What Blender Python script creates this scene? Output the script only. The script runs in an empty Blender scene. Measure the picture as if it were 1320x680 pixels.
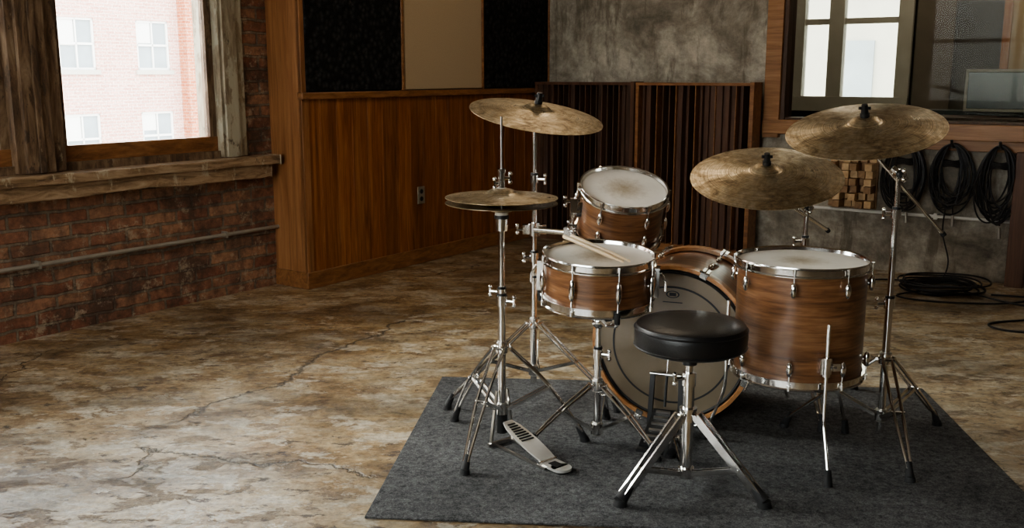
import bpy, math, random
from mathutils import Vector, Matrix, noise
random.seed(7)
sc = bpy.context.scene
R2D = math.radians
PHI = math.atan2(.817, .577)
A0 = Vector((-2.399, 4.46, 0))

# ------------------------------------------------------------------ materials
def newmat(name):
    m = bpy.data.materials.new(name); m.use_nodes = True
    nt = m.node_tree
    return m, nt, nt.nodes["Principled BSDF"]
def nd(nt, t, **kw):
    n = nt.nodes.new(t)
    for k, v in kw.items():
        if k in n.inputs: n.inputs[k].default_value = v
        else: setattr(n, k, v)
    return n
def coords(nt, scale=(1,1,1), rot=(0,0,0), loc=(0,0,0), src='Object'):
    tc = nd(nt, 'ShaderNodeTexCoord'); mp = nd(nt, 'ShaderNodeMapping')
    mp.inputs['Scale'].default_value = scale; mp.inputs['Rotation'].default_value = rot
    mp.inputs['Location'].default_value = loc
    nt.links.new(tc.outputs[src], mp.inputs[0]); return mp.outputs[0]
def remap(nt, vec, scale=(1,1,1), loc=(0,0,0), rot=(0,0,0)):
    mp = nd(nt, 'ShaderNodeMapping'); mp.inputs['Scale'].default_value = scale
    mp.inputs['Location'].default_value = loc; mp.inputs['Rotation'].default_value = rot
    nt.links.new(vec, mp.inputs[0]); return mp.outputs[0]
def ramp(nt, fac, stops, interp='LINEAR'):
    r = nd(nt, 'ShaderNodeValToRGB'); cr = r.color_ramp; cr.interpolation = interp
    while len(cr.elements) < len(stops): cr.elements.new(.5)
    for e, (p, c) in zip(cr.elements, stops):
        e.position = p
        e.color = (c, c, c, 1) if isinstance(c, (int, float)) else (*c, 1)
    nt.links.new(fac, r.inputs[0]); return r.outputs[0]
def mixc(nt, fac, a, b, mode='MIX'):
    m = nd(nt, 'ShaderNodeMixRGB', blend_type=mode)
    for i, v in ((0, fac), (1, a), (2, b)):
        if isinstance(v, (int, float)): m.inputs[i].default_value = v
        elif isinstance(v, tuple): m.inputs[i].default_value = (*v, 1)
        else: nt.links.new(v, m.inputs[i])
    return m.outputs[0]
def noi(nt, vec, scale, detail=6, rough=.6, dist=0):
    n = nd(nt, 'ShaderNodeTexNoise', Scale=scale, Detail=detail, Roughness=rough, Distortion=dist)
    nt.links.new(vec, n.inputs['Vector']); return n.outputs['Fac']
def bump(nt, bsdf, h, strength=.3, dist=.01):
    b = nd(nt, 'ShaderNodeBump', Strength=strength, Distance=dist)
    nt.links.new(h, b.inputs['Height']); nt.links.new(b.outputs[0], bsdf.inputs['Normal'])
    return b.outputs[0]
def setc(nt, bsdf, c): nt.links.new(c, bsdf.inputs['Base Color'])
def math_(nt, op, a, b=0.):
    m = nd(nt, 'ShaderNodeMath', operation=op)
    for i, v in ((0, a), (1, b)):
        if isinstance(v, (int, float)): m.inputs[i].default_value = v
        else: nt.links.new(v, m.inputs[i])
    return m.outputs[0]
def simple(name, col, rough=.5, metal=0., var=.15, sc_=30, bmp=0.):
    m, nt, b = newmat(name)
    v = coords(nt); n = noi(nt, v, sc_, 4)
    c = mixc(nt, n, tuple(x*(1-var) for x in col), tuple(min(1, x*(1+var)) for x in col))
    setc(nt, b, c); b.inputs['Roughness'].default_value = rough; b.inputs['Metallic'].default_value = metal
    if bmp: bump(nt, b, n, bmp, .003)
    return m

def m_floor():
    m, nt, b = newmat('worn_concrete')
    v = coords(nt, rot=(0,0,PHI))          # aligned with the trowel direction
    nA = noi(nt, v, .7, 6, .65, .3)
    base = ramp(nt, nA, [(.36, (.25,.155,.068)), (.5, (.37,.265,.14)), (.64, (.38,.315,.22))])
    nB = noi(nt, remap(nt, v, (1.5, 2.6, 1)), 1.9, 12, .74, .3)
    c = mixc(nt, .7, base, ramp(nt, nB, [(.36, (.13,.075,.033)), (.45, (.31,.205,.10)), (.52, (.44,.34,.20)), (.62, (.55,.475,.35))]))
    # worn-through flakes with hard edges
    nC = noi(nt, remap(nt, v, (1.7, 3.0, 1), (3, 1, 0)), 2.6, 12, .72, .3)
    fl = ramp(nt, nC, [(.555, 0.), (.562, .85), (.60, .40), (.68, .95)])
    c = mixc(nt, fl, c, (.105,.056,.024))
    nD = noi(nt, remap(nt, v, (2.0, 3.6, 1), (9, 4, 0)), 5.5, 10, .74, .2)
    fl2 = ramp(nt, nD, [(.585, 0.), (.593, .92)])
    c = mixc(nt, fl2, c, (.055,.031,.016))
    pale = ramp(nt, noi(nt, remap(nt, v, (1.6, 2.8, 1), (1, 7, 0)), 2.8, 12, .74, .3), [(.54, 0.), (.550, .6), (.62, .85)])
    c = mixc(nt, pale, c, (.58,.525,.42))
    n3 = noi(nt, v, 32, 8, .75)
    c = mixc(nt, 1., c, ramp(nt, n3, [(.35, .55), (.60, 1.15)]), 'MULTIPLY')
    c = mixc(nt, 1., c, ramp(nt, noi(nt, remap(nt, v, (1, 1.6, 1), (4, 8, 0)), 1.3, 7, .65, .4), [(.40, .58), (.56, 1.08)]), 'MULTIPLY')
    pit = ramp(nt, noi(nt, remap(nt, v, (1, 1.8, 1), (5, 5, 0)), 13, 7, .78, .2), [(.645, 0.), (.66, 1.)])
    c = mixc(nt, math_(nt, 'MULTIPLY', pit, .9), c, (.028,.02,.014))
    # cracks
    dn = nd(nt, 'ShaderNodeTexNoise', Scale=2.2, Detail=8, Roughness=.68); nt.links.new(v, dn.inputs['Vector'])
    va = nd(nt, 'ShaderNodeVectorMath', operation='MULTIPLY_ADD')
    nt.links.new(dn.outputs['Color'], va.inputs[0]); va.inputs[1].default_value = (.45,.45,.0); nt.links.new(v, va.inputs[2])
    vo = nd(nt, 'ShaderNodeTexVoronoi', feature='DISTANCE_TO_EDGE', Scale=.42); nt.links.new(va.outputs[0], vo.inputs['Vector'])
    cr = ramp(nt, vo.outputs['Distance'], [(.0, 1.), (.0006, .6), (.0014, 0.)])
    cr = math_(nt, 'MULTIPLY', cr, ramp(nt, noi(nt, v, .9, 3, .5), [(.47, 0.), (.54, 1.)]))
    c = mixc(nt, math_(nt, 'MULTIPLY', cr, .9), c, (.02,.014,.01))
    setc(nt, b, c)
    nt.links.new(ramp(nt, nB, [(.34, .60), (.5, .42), (.68, .32)]), b.inputs['Roughness'])
    h = math_(nt, 'ADD', math_(nt, 'MULTIPLY', nB, 1.0), math_(nt, 'MULTIPLY', n3, .26))
    h = math_(nt, 'SUBTRACT', h, math_(nt, 'ADD', math_(nt, 'MULTIPLY', pit, .3), math_(nt, 'ADD', math_(nt, 'MULTIPLY', cr, .4), math_(nt, 'MULTIPLY', fl, .2))))
    bump(nt, b, h, .7, .013)
    # sealer coat: the gloss that mirrors the windows, worn away on the flakes
    nt.links.new(math_(nt, 'MULTIPLY', math_(nt, 'SUBTRACT', 1.0, math_(nt, 'MULTIPLY', math_(nt, 'MAXIMUM', fl, fl2), .8)), .9), b.inputs['Coat Weight'])
    b.inputs['Coat Roughness'].default_value = .19; b.inputs['Coat IOR'].default_value = 1.65
    bb = nd(nt, 'ShaderNodeBump', Strength=.45, Distance=.011); nt.links.new(h, bb.inputs['Height']); nt.links.new(bb.outputs[0], b.inputs['Coat Normal'])
    b.inputs['Specular IOR Level'].default_value = .4
    return m

def m_brick(name, c1, c2, mortar, bumpd=.012, blotch=True, scale=1.0):
    m, nt, b = newmat(name)
    tc = nd(nt, 'ShaderNodeTexCoord'); sx = nd(nt, 'ShaderNodeSeparateXYZ'); nt.links.new(tc.outputs['Object'], sx.inputs[0])
    cx = nd(nt, 'ShaderNodeCombineXYZ')
    nt.links.new(math_(nt, 'ADD', sx.outputs[0], sx.outputs[1]), cx.inputs[0]); nt.links.new(sx.outputs[2], cx.inputs[1])
    dn = nd(nt, 'ShaderNodeTexNoise', Scale=9, Detail=4); nt.links.new(tc.outputs['Object'], dn.inputs['Vector'])
    va = nd(nt, 'ShaderNodeVectorMath', operation='MULTIPLY_ADD'); nt.links.new(dn.outputs['Color'], va.inputs[0])
    va.inputs[1].default_value = (.030, .030, 0) if blotch else (.005,.005,0); nt.links.new(cx.outputs[0], va.inputs[2])
    br = nd(nt, 'ShaderNodeTexBrick', Scale=1.0)
    br.inputs['Brick Width'].default_value = .205*scale; br.inputs['Row Height'].default_value = .068*scale
    br.inputs['Mortar Size'].default_value = .009*scale; br.inputs['Mortar Smooth'].default_value = .35; br.inputs['Bias'].default_value = -.1
    br.inputs['Color1'].default_value = (*c1, 1); br.inputs['Color2'].default_value = (*c2, 1); br.inputs['Mortar'].default_value = (*mortar, 1)
    nt.links.new(va.outputs[0], br.inputs['Vector'])
    n = noi(nt, tc.outputs['Object'], 22, 6, .7); n2 = noi(nt, tc.outputs['Object'], 3, 7, .72)
    c = mixc(nt, 1., br.outputs['Color'], ramp(nt, n, [(.3, .45), (.7, 1.4)]), 'MULTIPLY')
    if blotch:
        c = mixc(nt, ramp(nt, n2, [(.47, 0.), (.60, .8)]), c, (.07,.044,.031))
        c = mixc(nt, ramp(nt, noi(nt, tc.outputs['Object'], 8, 9, .8), [(.54, 0.), (.61, .7)]), c, (.44,.35,.25))
    setc(nt, b, c); b.inputs['Roughness'].default_value = .82
    h = math_(nt, 'ADD', math_(nt, 'SUBTRACT', 1.0, br.outputs['Fac']), math_(nt, 'MULTIPLY', n, .9))
    bump(nt, b, h, 1., bumpd); return m

def m_wood(name, dark, mid, light, grain=(14,14,.8), rough=.4, strength=.12, planks=0, coat=0.):
    m, nt, b = newmat(name)
    v = coords(nt, grain)
    n = noi(nt, v, 2.2, 8, .62, .8); n2 = noi(nt, v, 11, 4, .6, .2)
    f = math_(nt, 'ADD', math_(nt, 'MULTIPLY', n, .72), math_(nt, 'MULTIPLY', n2, .28))
    c = ramp(nt, f, [(.34, dark), (.5, mid), (.66, light)])
    if planks:
        tc = nd(nt, 'ShaderNodeTexCoord'); sx = nd(nt, 'ShaderNodeSeparateXYZ'); nt.links.new(tc.outputs['Object'], sx.inputs[0])
        fl = math_(nt, 'FLOOR', math_(nt, 'DIVIDE', sx.outputs[0], planks))
        wn = nd(nt, 'ShaderNodeTexWhiteNoise', noise_dimensions='1D'); nt.links.new(fl, wn.inputs['W'])
        c = mixc(nt, 1., c, ramp(nt, wn.outputs['Value'], [(0., .78), (1., 1.18)]), 'MULTIPLY')
    setc(nt, b, c); b.inputs['Roughness'].default_value = rough
    b.inputs['Coat Weight'].default_value = coat; b.inputs['Coat Roughness'].default_value = .2
    bump(nt, b, f, strength, .004); return m

def m_weather(name, cols, paint, pf, grain=(7,7,1.2), grime=.57):
    m, nt, b = newmat(name)
    n = noi(nt, coords(nt, grain), 3.5, 9, .7, .6); n2 = noi(nt, coords(nt, (2.5,2.5,1)), 4, 9, .72)
    c = ramp(nt, n, list(zip((.34,.46,.56,.70), cols)))
    c = mixc(nt, ramp(nt, n2, [(pf, 0.), (pf+.04, .85)]), c, paint)
    c = mixc(nt, ramp(nt, noi(nt, coords(nt, (1,1,.5), loc=(2,2,2)), 12, 7, .72), [(grime, 0.), (grime+.05, .75)]), c, (.035,.022,.014))
    setc(nt, b, c); b.inputs['Roughness'].default_value = .55
    bump(nt, b, math_(nt, 'ADD', n, n2), .7, .008); return m

def m_concrete():
    m, nt, b = newmat('raw_concrete')
    v = coords(nt); n = noi(nt, v, 2.0, 10, .72, .4); n2 = noi(nt, v, 11, 9, .75); n3 = noi(nt, coords(nt, (3,3,.6)), 2.6, 9, .7)
    c = ramp(nt, n, [(.34, (.12,.105,.082)), (.48, (.27,.24,.195)), (.62, (.49,.455,.385))])
    c = mixc(nt, 1., c, ramp(nt, n2, [(.32, .6), (.66, 1.25)]), 'MULTIPLY')
    c = mixc(nt, ramp(nt, n3, [(.53, 0.), (.62, .65)]), c, (.10,.08,.057))
    setc(nt, b, c); b.inputs['Roughness'].default_value = .75
    bump(nt, b, n2, .5, .006); return m

def m_rug():
    m, nt, b = newmat('charcoal_carpet')
    v = coords(nt); n = noi(nt, v, 230, 3, .7); n2 = noi(nt, v, 60, 5, .8); n3 = noi(nt, v, 3, 5, .6)
    c = ramp(nt, n2, [(.32, (.034,.035,.037)), (.68, (.18,.182,.185))])
    c = mixc(nt, 1., c, ramp(nt, n, [(.3, .5), (.7, 1.6)]), 'MULTIPLY')
    c = mixc(nt, 1., c, ramp(nt, n3, [(.3, .75), (.7, 1.25)]), 'MULTIPLY')
    setc(nt, b, c); b.inputs['Roughness'].default_value = .95; b.inputs['Specular IOR Level'].default_value = .15
    bump(nt, b, math_(nt, 'ADD', n, n2), .9, .008); return m

def m_cymbal():
    m, nt, b = newmat('aged_bronze')
    tc = nd(nt, 'ShaderNodeTexCoord'); sx = nd(nt, 'ShaderNodeSeparateXYZ'); nt.links.new(tc.outputs['Object'], sx.inputs[0])
    r = math_(nt, 'SQRT', math_(nt, 'ADD', math_(nt, 'POWER', math_(nt, 'ABSOLUTE', sx.outputs[0]), 2.), math_(nt, 'POWER', math_(nt, 'ABSOLUTE', sx.outputs[1]), 2.)))
    n1d = nd(nt, 'ShaderNodeTexNoise', noise_dimensions='1D', Scale=260., Detail=3); nt.links.new(r, n1d.inputs['W'])
    n = noi(nt, tc.outputs['Object'], 9, 9, .75, .6); n2 = noi(nt, tc.outputs['Object'], 40, 6, .75)
    c = ramp(nt, n, [(.36, (.19,.125,.07)), (.47, (.46,.355,.215)), (.60, (.70,.59,.42))])
    c = mixc(nt, 1., c, ramp(nt, n1d.outputs['Fac'], [(.3, .6), (.7, 1.18)]), 'MULTIPLY')
    c = mixc(nt, 1., c, ramp(nt, n2, [(.35, .65), (.62, 1.1)]), 'MULTIPLY')
    setc(nt, b, c); b.inputs['Metallic'].default_value = .9
    nt.links.new(ramp(nt, n, [(.35, .50), (.62, .27)]), b.inputs['Roughness'])
    bump(nt, b, math_(nt, 'ADD', n1d.outputs['Fac'], math_(nt, 'MULTIPLY', n2, .5)), .35, .003); return m

def m_head(name, base, stain, srad, str_, rough=.5):
    m, nt, b = newmat(name)
    tc = nd(nt, 'ShaderNodeTexCoord'); sx = nd(nt, 'ShaderNodeSeparateXYZ'); nt.links.new(tc.outputs['Object'], sx.inputs[0])
    r = math_(nt, 'SQRT', math_(nt, 'ADD', math_(nt, 'POWER', math_(nt, 'ABSOLUTE', sx.outputs[0]), 2.), math_(nt, 'POWER', math_(nt, 'ABSOLUTE', sx.outputs[1]), 2.)))
    n = noi(nt, tc.outputs['Object'], 45, 6, .8); n2 = noi(nt, tc.outputs['Object'], 5, 4, .6)
    rr = math_(nt, 'ADD', r, math_(nt, 'MULTIPLY', math_(nt, 'SUBTRACT', n, .5), .12))
    f = math_(nt, 'MULTIPLY', ramp(nt, rr, [(0., 1.), (srad, 0.)]), str_)
    c = mixc(nt, f, base, stain)
    c = mixc(nt, 1., c, ramp(nt, n2, [(.3, .88), (.7, 1.04)]), 'MULTIPLY')
    setc(nt, b, c); b.inputs['Roughness'].default_value = rough
    bump(nt, b, n, .08, .002); return m

def m_glass(name='window_glass', tint=(.96,.98,.97), gl=.08):
    m = bpy.data.materials.new(name); m.use_nodes = True; nt = m.node_tree; nt.nodes.clear()
    o = nd(nt, 'ShaderNodeOutputMaterial'); t = nd(nt, 'ShaderNodeBsdfTransparent', Color=(*tint, 1))
    g = nd(nt, 'ShaderNodeBsdfGlossy', Roughness=.02); mx = nd(nt, 'ShaderNodeMixShader')
    lw = nd(nt, 'ShaderNodeFresnel', IOR=1.45)
    nt.links.new(math_(nt, 'MULTIPLY', lw.outputs[0], gl*12), mx.inputs[0])
    nt.links.new(t.outputs[0], mx.inputs[1]); nt.links.new(g.outputs[0], mx.inputs[2]); nt.links.new(mx.outputs[0], o.inputs[0]); return m

def m_foam():
    m, nt, b = newmat('acoustic_foam')
    v = coords(nt); vo = nd(nt, 'ShaderNodeTexVoronoi', Scale=28.); nt.links.new(v, vo.inputs['Vector'])
    c = ramp(nt, vo.outputs['Distance'], [(0., (.04,.04,.04)), (.6, (.012,.012,.012))])
    setc(nt, b, c); b.inputs['Roughness'].default_value = .95; b.inputs['Specular IOR Level'].default_value = .1
    bump(nt, b, vo.outputs['Distance'], .8, .02); return m

FLOOR = m_floor()
BRICK = m_brick('old_brick', (.24,.10,.057), (.38,.205,.118), (.21,.16,.115), .016)
FBRICK = m_brick('facade_brick', (.56,.31,.25), (.66,.41,.34), (.66,.56,.50), .004, False, 1.3)
RBRICK = m_brick('red_facade_brick', (.42,.13,.06), (.52,.20,.10), (.50,.32,.24), .004, False, 1.3)
WAIN = m_wood('warm_panelling', (.11,.037,.012), (.23,.083,.026), (.37,.158,.057), (13,13,.7), .40, .1, .132)
COLW = m_wood('column_wood', (.17,.07,.025), (.28,.125,.05), (.38,.187,.082), (13,13,.7), .42, .1)
TRIMW = m_wood('trim_wood', (.12,.05,.018), (.23,.102,.038), (.33,.16,.066), (3,13,13), .4, .1)
SILLW = m_wood('ledge_wood', (.17,.078,.03), (.29,.14,.055), (.40,.21,.092), (.8,13,13), .4, .1)
DARKW = m_wood('dark_slats', (.030,.015,.008), (.065,.031,.017), (.105,.053,.028), (13,13,.7), .5, .1)
REDW = m_wood('red_slats', (.05,.02,.010), (.092,.041,.021), (.135,.064,.033), (13,13,.7), .5, .1)
WALNUT = m_wood('walnut_shell', (.085,.034,.015), (.215,.100,.045), (.36,.19,.095), (1.3,1.3,16), .28, .04, 0, .4)
HOOPW = m_wood('hoop_maple', (.28,.12,.045), (.46,.225,.09), (.58,.33,.16), (5,5,5), .3, .03, 0, .4)
BLOCKW = m_wood('diffuser_blocks', (.35,.22,.11), (.5,.34,.18), (.62,.45,.27), (6,6,6), .55, .05)
BLOCKD = m_wood('diffuser_blocks_dark', (.16,.09,.04), (.26,.15,.07), (.36,.22,.11), (6,6,6), .55, .05)
STICKW = simple('hickory', (.70,.54,.34), .4, 0, .12, 20)
WEATH = m_weather('weathered_wood', [(.045,.027,.016), (.12,.072,.04), (.20,.13,.078), (.30,.225,.15)], (.32,.265,.185), .60)
JAMB = m_weather('peeling_paint', [(.15,.11,.07), (.25,.20,.135), (.34,.29,.21), (.42,.375,.285)], (.42,.39,.30), .50, (7,7,1.2), .63)
SILLM = m_weather('worn_sill', [(.10,.06,.032), (.23,.145,.08), (.36,.245,.15), (.48,.37,.25)], (.46,.39,.28), .56, (1.2,7,7), .62)
CONC = m_concrete(); RUG = m_rug(); CYM = m_cymbal(); FOAM = m_foam(); GLASS = m_glass()
CHROME = simple('chrome', (.76,.75,.73), .13, 1., .06, 6)
STEEL = simple('worn_steel', (.50,.48,.45), .3, 1., .2, 40)
BLACK = simple('black_plastic', (.012,.012,.013), .45, 0, .2, 30)
RUBBER = simple('black_rubber', (.014,.014,.015), .7, 0, .2, 30)
VINYL = simple('black_vinyl', (.010,.010,.011), .36, 0, .3, 150, .25)
CABLE = simple('cable_rubber', (.014,.014,.016), .5, 0, .3, 20)
HEAD = m_head('coated_head', (.84,.80,.72), (.36,.28,.175), .10, 1.0)
BHEAD = m_head('bass_batter_head', (.22,.175,.123), (.145,.113,.077), .16, .6, .22)
CREAM = simple('cream_fabric', (.42,.32,.21), .9, 0, .2, 160, .3)
WHITE = simple('white_paint', (.72,.71,.68), .5, 0, .05)
PLASTER = simple('ceiling_plaster', (.34,.31,.27), .9, 0, .1, 4)
DARKWALL = simple('dark_wall', (.075,.066,.052), .8, 0, .3, 3)
RWALL = simple('plaster_wall', (.15,.125,.097), .85, 0, .2, 3)
FGLASS = simple('facade_glass', (.30,.34,.36), .15, 0, .3, 1.5)
PIPE = simple('galvanised_pipe', (.36,.33,.28), .5, .5, .3, 14)
BRASS = simple('tarnished_plate', (.40,.36,.28), .4, .7, .2)
FELT = simple('felt', (.55,.52,.46), .95, 0, .1, 80)
SCREEN = simple('screen_glass', (.03,.035,.045), .15, 0, .1)
STONE = simple('pale_stone', (.46,.44,.38), .8, 0, .12, 2)
GREYP = simple('grey_painted_wood', (.46,.43,.37), .6, 0, .15, 8)

# ------------------------------------------------------------------ builder
class B:
    def __init__(s, name):
        s.name = name; s.v = []; s.f = []; s.m = []; s.mats = []
    def mi(s, m):
        if m not in s.mats: s.mats.append(m)
        return s.mats.index(m)
    def add(s, vs, fs, mat, M=None):
        o = len(s.v); k = s.mi(mat)
        s.v += [tuple(M @ Vector(p)) if M is not None else tuple(p) for p in vs]
        for f in fs: s.f.append(tuple(i+o for i in f)); s.m.append(k)
    def box(s, lo, hi, mat, M=None):
        x0,y0,z0 = lo; x1,y1,z1 = hi
        vs = [(x0,y0,z0),(x1,y0,z0),(x1,y1,z0),(x0,y1,z0),(x0,y0,z1),(x1,y0,z1),(x1,y1,z1),(x0,y1,z1)]
        s.add(vs, [(0,3,2,1),(4,5,6,7),(0,1,5,4),(1,2,6,5),(2,3,7,6),(3,0,4,7)], mat, M)
    def obox(s, p1, p2, w, t, mat, side=None):
        """bar from p1 to p2: w along side, t perpendicular"""
        p1, p2 = Vector(p1), Vector(p2); d = (p2-p1).normalized()
        sd = Vector(side) if side is not None else d.cross(Vector((0,0,1)))
        if sd.length < 1e-4: sd = Vector((1,0,0))
        sd = (sd - d*sd.dot(d)).normalized(); n = sd.cross(d)
        vs = []
        for p in (p1, p2):
            for a, b in ((-1,-1),(1,-1),(1,1),(-1,1)): vs.append(p + sd*a*w/2 + n*b*t/2)
        s.add(vs, [(0,3,2,1),(4,5,6,7),(0,1,5,4),(1,2,6,5),(2,3,7,6),(3,0,4,7)], mat)
    def cyl(s, p1, p2, r, mat, r2=None, seg=16, M=None):
        p1, p2 = Vector(p1), Vector(p2); r2 = r if r2 is None else r2
        d = (p2-p1).normalized(); a = d.orthogonal().normalized(); b = d.cross(a)
        vs = [p + (a*math.cos(t)+b*math.sin(t))*rr for p, rr in ((p1, r), (p2, r2)) for t in [2*math.pi*i/seg for i in range(seg)]]
        fs = [(i, (i+1)%seg, seg+(i+1)%seg, seg+i) for i in range(seg)] + [tuple(range(seg))[::-1], tuple(range(seg, 2*seg))]
        s.add(vs, fs, mat, M)
    def lathe(s, prof, mat, M=None, seg=56, caps=True):
        vs = [(r*math.cos(2*math.pi*i/seg), r*math.sin(2*math.pi*i/seg), z) for r, z in prof for i in range(seg)]
        fs = []
        for k in range(len(prof)-1):
            for i in range(seg):
                j = (i+1) % seg; fs.append((k*seg+i, k*seg+j, (k+1)*seg+j, (k+1)*seg+i))
        s.add(vs, fs, mat, M)
    def disc(s, r, z, mat, M=None, seg=56, up=True):
        vs = [(r*math.cos(2*math.pi*i/seg), r*math.sin(2*math.pi*i/seg), z) for i in range(seg)]
        s.add(vs, [tuple(range(seg)) if up else tuple(range(seg))[::-1]], mat, M)
    def tube(s, pts, r, mat, seg=8, closed=False, M=None):
        pts = [Vector(p) for p in pts]; n = len(pts); vs = []; a = None
        for i, p in enumerate(pts):
            if closed: d = pts[(i+1)%n]-pts[i-1]
            else: d = pts[min(i+1, n-1)]-pts[max(i-1, 0)]
            d.normalize()
            a = d.orthogonal() if a is None else a - d*a.dot(d)
            a.normalize(); b = d.cross(a)
            rr = r[i] if isinstance(r, (list, tuple)) else r
            vs += [p + (a*math.cos(t)+b*math.sin(t))*rr for t in [2*math.pi*k/seg for k in range(seg)]]
        fs = []
        for i in range(n if closed else n-1):
            j = (i+1) % n
            for k in range(seg):
                l = (k+1) % seg; fs.append((i*seg+k, i*seg+l, j*seg+l, j*seg+k))
        if not closed: fs += [tuple(range(seg))[::-1], tuple(range((n-1)*seg, n*seg))]
        s.add(vs, fs, mat, M)
    def ball(s, c, r, mat, sc_=(1,1,1), M=None, seg=16, rings=10):
        vs = []; fs = []
        for i in range(rings+1):
            t = math.pi*i/rings
            for k in range(seg):
                a = 2*math.pi*k/seg
                vs.append((c[0]+r*sc_[0]*math.sin(t)*math.cos(a), c[1]+r*sc_[1]*math.sin(t)*math.sin(a), c[2]+r*sc_[2]*math.cos(t)))
        for i in range(rings):
            for k in range(seg):
                l = (k+1) % seg; fs.append((i*seg+k, (i+1)*seg+k, (i+1)*seg+l, i*seg+l))
        s.add(vs, fs, mat, M)
    def done(s, loc=(0,0,0), rot=(0,0,0), mw=None, bevel=0., ang=35):
        me = bpy.data.meshes.new(s.name); me.from_pydata([tuple(v) for v in s.v], [], s.f)
        for m in s.mats: me.materials.append(m)
        me.polygons.foreach_set('material_index', s.m)
        me.polygons.foreach_set('use_smooth', [True]*len(s.f)); me.update(); me.validate()
        me.set_sharp_from_angle(angle=R2D(ang))
        o = bpy.data.objects.new(s.name, me); sc.collection.objects.link(o)
        if mw is not None: o.matrix_world = mw
        else: o.location = loc; o.rotation_euler = rot
        if bevel:
            md = o.modifiers.new('b', 'BEVEL'); md.width = bevel; md.segments = 2; md.limit_method = 'ANGLE'; md.angle_limit = R2D(50)
            md.harden_normals = False
        return o
def catmull(pts, n=8, closed=False):
    pts = [Vector(p) for p in pts]; out = []; N = len(pts)
    rng = range(N) if closed else range(N-1)
    for i in rng:
        g = (lambda k: pts[k % N]) if closed else (lambda k: pts[max(0, min(N-1, k))])
        p0, p1, p2, p3 = g(i-1), g(i), g(i+1), g(i+2)
        for k in range(n):
            t = k/n
            out.append(.5*((2*p1)+(p2-p0)*t+(2*p0-5*p1+4*p2-p3)*t*t+(3*p1-p0-3*p2+p3)*t**3))
    if not closed: out.append(pts[-1])
    return out

LROT = (0, 0, PHI); BROT = (0, 0, PHI-math.pi/2); BO = (.27, 7.77, 0)
LM = Matrix.Translation(A0) @ Matrix.Rotation(PHI, 4, 'Z')
BM = Matrix.Translation(Vector(BO)) @ Matrix.Rotation(PHI-math.pi/2, 4, 'Z')
H = 3.0
# ------------------------------------------------------------------ room shell (left frame: x=s, y=-w outward)
b = B('floor'); b.box((-5.3,-7.5,-.1), (4.55,.30,0), FLOOR); b.done(A0, LROT)
b = B('ceiling'); b.box((-5.3,-7.5,H), (4.55,.30,H+.1), PLASTER); b.done(A0, LROT)
OPEN = [(-1.12,1.505), (-4.32,-1.70)]; WZ0, WZ1 = .79, 2.55
b = B('wall_left')
b.box((-5.3,0,0), (1.72,.3,WZ0-.04), BRICK); b.box((-5.3,0,WZ1), (1.72,.3,H), BRICK)
for x0, x1 in ((1.505,1.72), (-1.70,-1.12), (-5.3,-4.32)): b.box((x0,0,WZ0-.04), (x1,.3,WZ1), BRICK)
b.done(A0, LROT)
b = B('wall_rear')
b.box((-5.3,-7.5,0), (-5.0,.3,.8), RWALL); b.box((-5.3,-7.5,2.6), (-5.0,.3,H), RWALL)
b.box((-5.3,-.9,.8), (-5.0,.3,2.6), RWALL); b.box((-5.3,-7.5,.8), (-5.0,-4.6,2.6), RWALL); b.done(A0, LROT)
b = B('window_3')
for y in (-4.6,-3.4,-2.15,-.96): b.box((-5.2,y,.8), (-5.1,y+.06,2.6), WEATH)
b.box((-5.2,-4.6,.8), (-5.1,-.9,.86), WEATH); b.box((-5.2,-4.6,1.7), (-5.1,-.9,1.75), WEATH); b.box((-5.2,-4.6,2.54), (-5.1,-.9,2.6), WEATH)
b.box((-5.153,-4.6,.82), (-5.15,-.9,2.58), GLASS); b.done(A0, LROT)
b = B('wall_right'); b.box((-5.3,-7.5,0), (4.55,-7.2,H), RWALL); b.done(A0, LROT)

def window(name, x0, x1):
    b = B(name); y0, y1 = -.015, .2
    xm = x0 + (x1-x0)*.533; 
    b.box((x0,y0,WZ0), (x0+.165,y1,WZ1), JAMB); b.box((x1-.165,y0,WZ0), (x1,y1,WZ1), JAMB)
    b.box((x1-.150,y0-.02,WZ0), (x1-.06,y0,WZ1), JAMB); b.box((x0+.06,y0-.02,WZ0), (x0+.150,y0,WZ1), JAMB)
    b.box((xm-.12,y0,WZ0), (xm+.12,y1,WZ1), WEATH); b.box((xm-.085,y0-.028,WZ0), (xm+.05,y0,WZ1), WEATH)
    b.box((xm-.03,y0-.04,WZ0), (xm+.0,y0-.028,WZ1), WEATH)
    b.box((x0,y0,WZ1-.1), (x1,y1,WZ1), WEATH)
    b.box((x0,y0+.03,WZ0-.02), (x1,y1,WZ0+.035), WEATH)
    for a, c in ((x0+.165, xm-.12), (xm+.12, x1-.165)):
        for p in (a, c-.045): b.box((p,.04,WZ0+.035), (p+.045,.085,WZ1-.1), WEATH)
        b.box((a,.035,WZ0+.035), (c,.085,WZ0+.115), TRIMW)
        b.box((a,.04,1.72), (c,.10,1.77), WEATH); b.box((a,.04,WZ1-.15), (c,.085,WZ1-.1), WEATH)
        b.box((a+.045,.062,WZ0+.11), (c-.045,.065,WZ1-.14), GLASS)
    b.done(A0, LROT, bevel=.006)
window('window_1', *OPEN[0]); window('window_2', *OPEN[1])
b = B('trim_1')   # long worn sill + apron
n = 90
def rag(x, k): return noise.noise(Vector((x*3.1, k*7.3, 2.2)))+.6*noise.noise(Vector((x*13., k*5.3, 4.2)))
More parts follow.
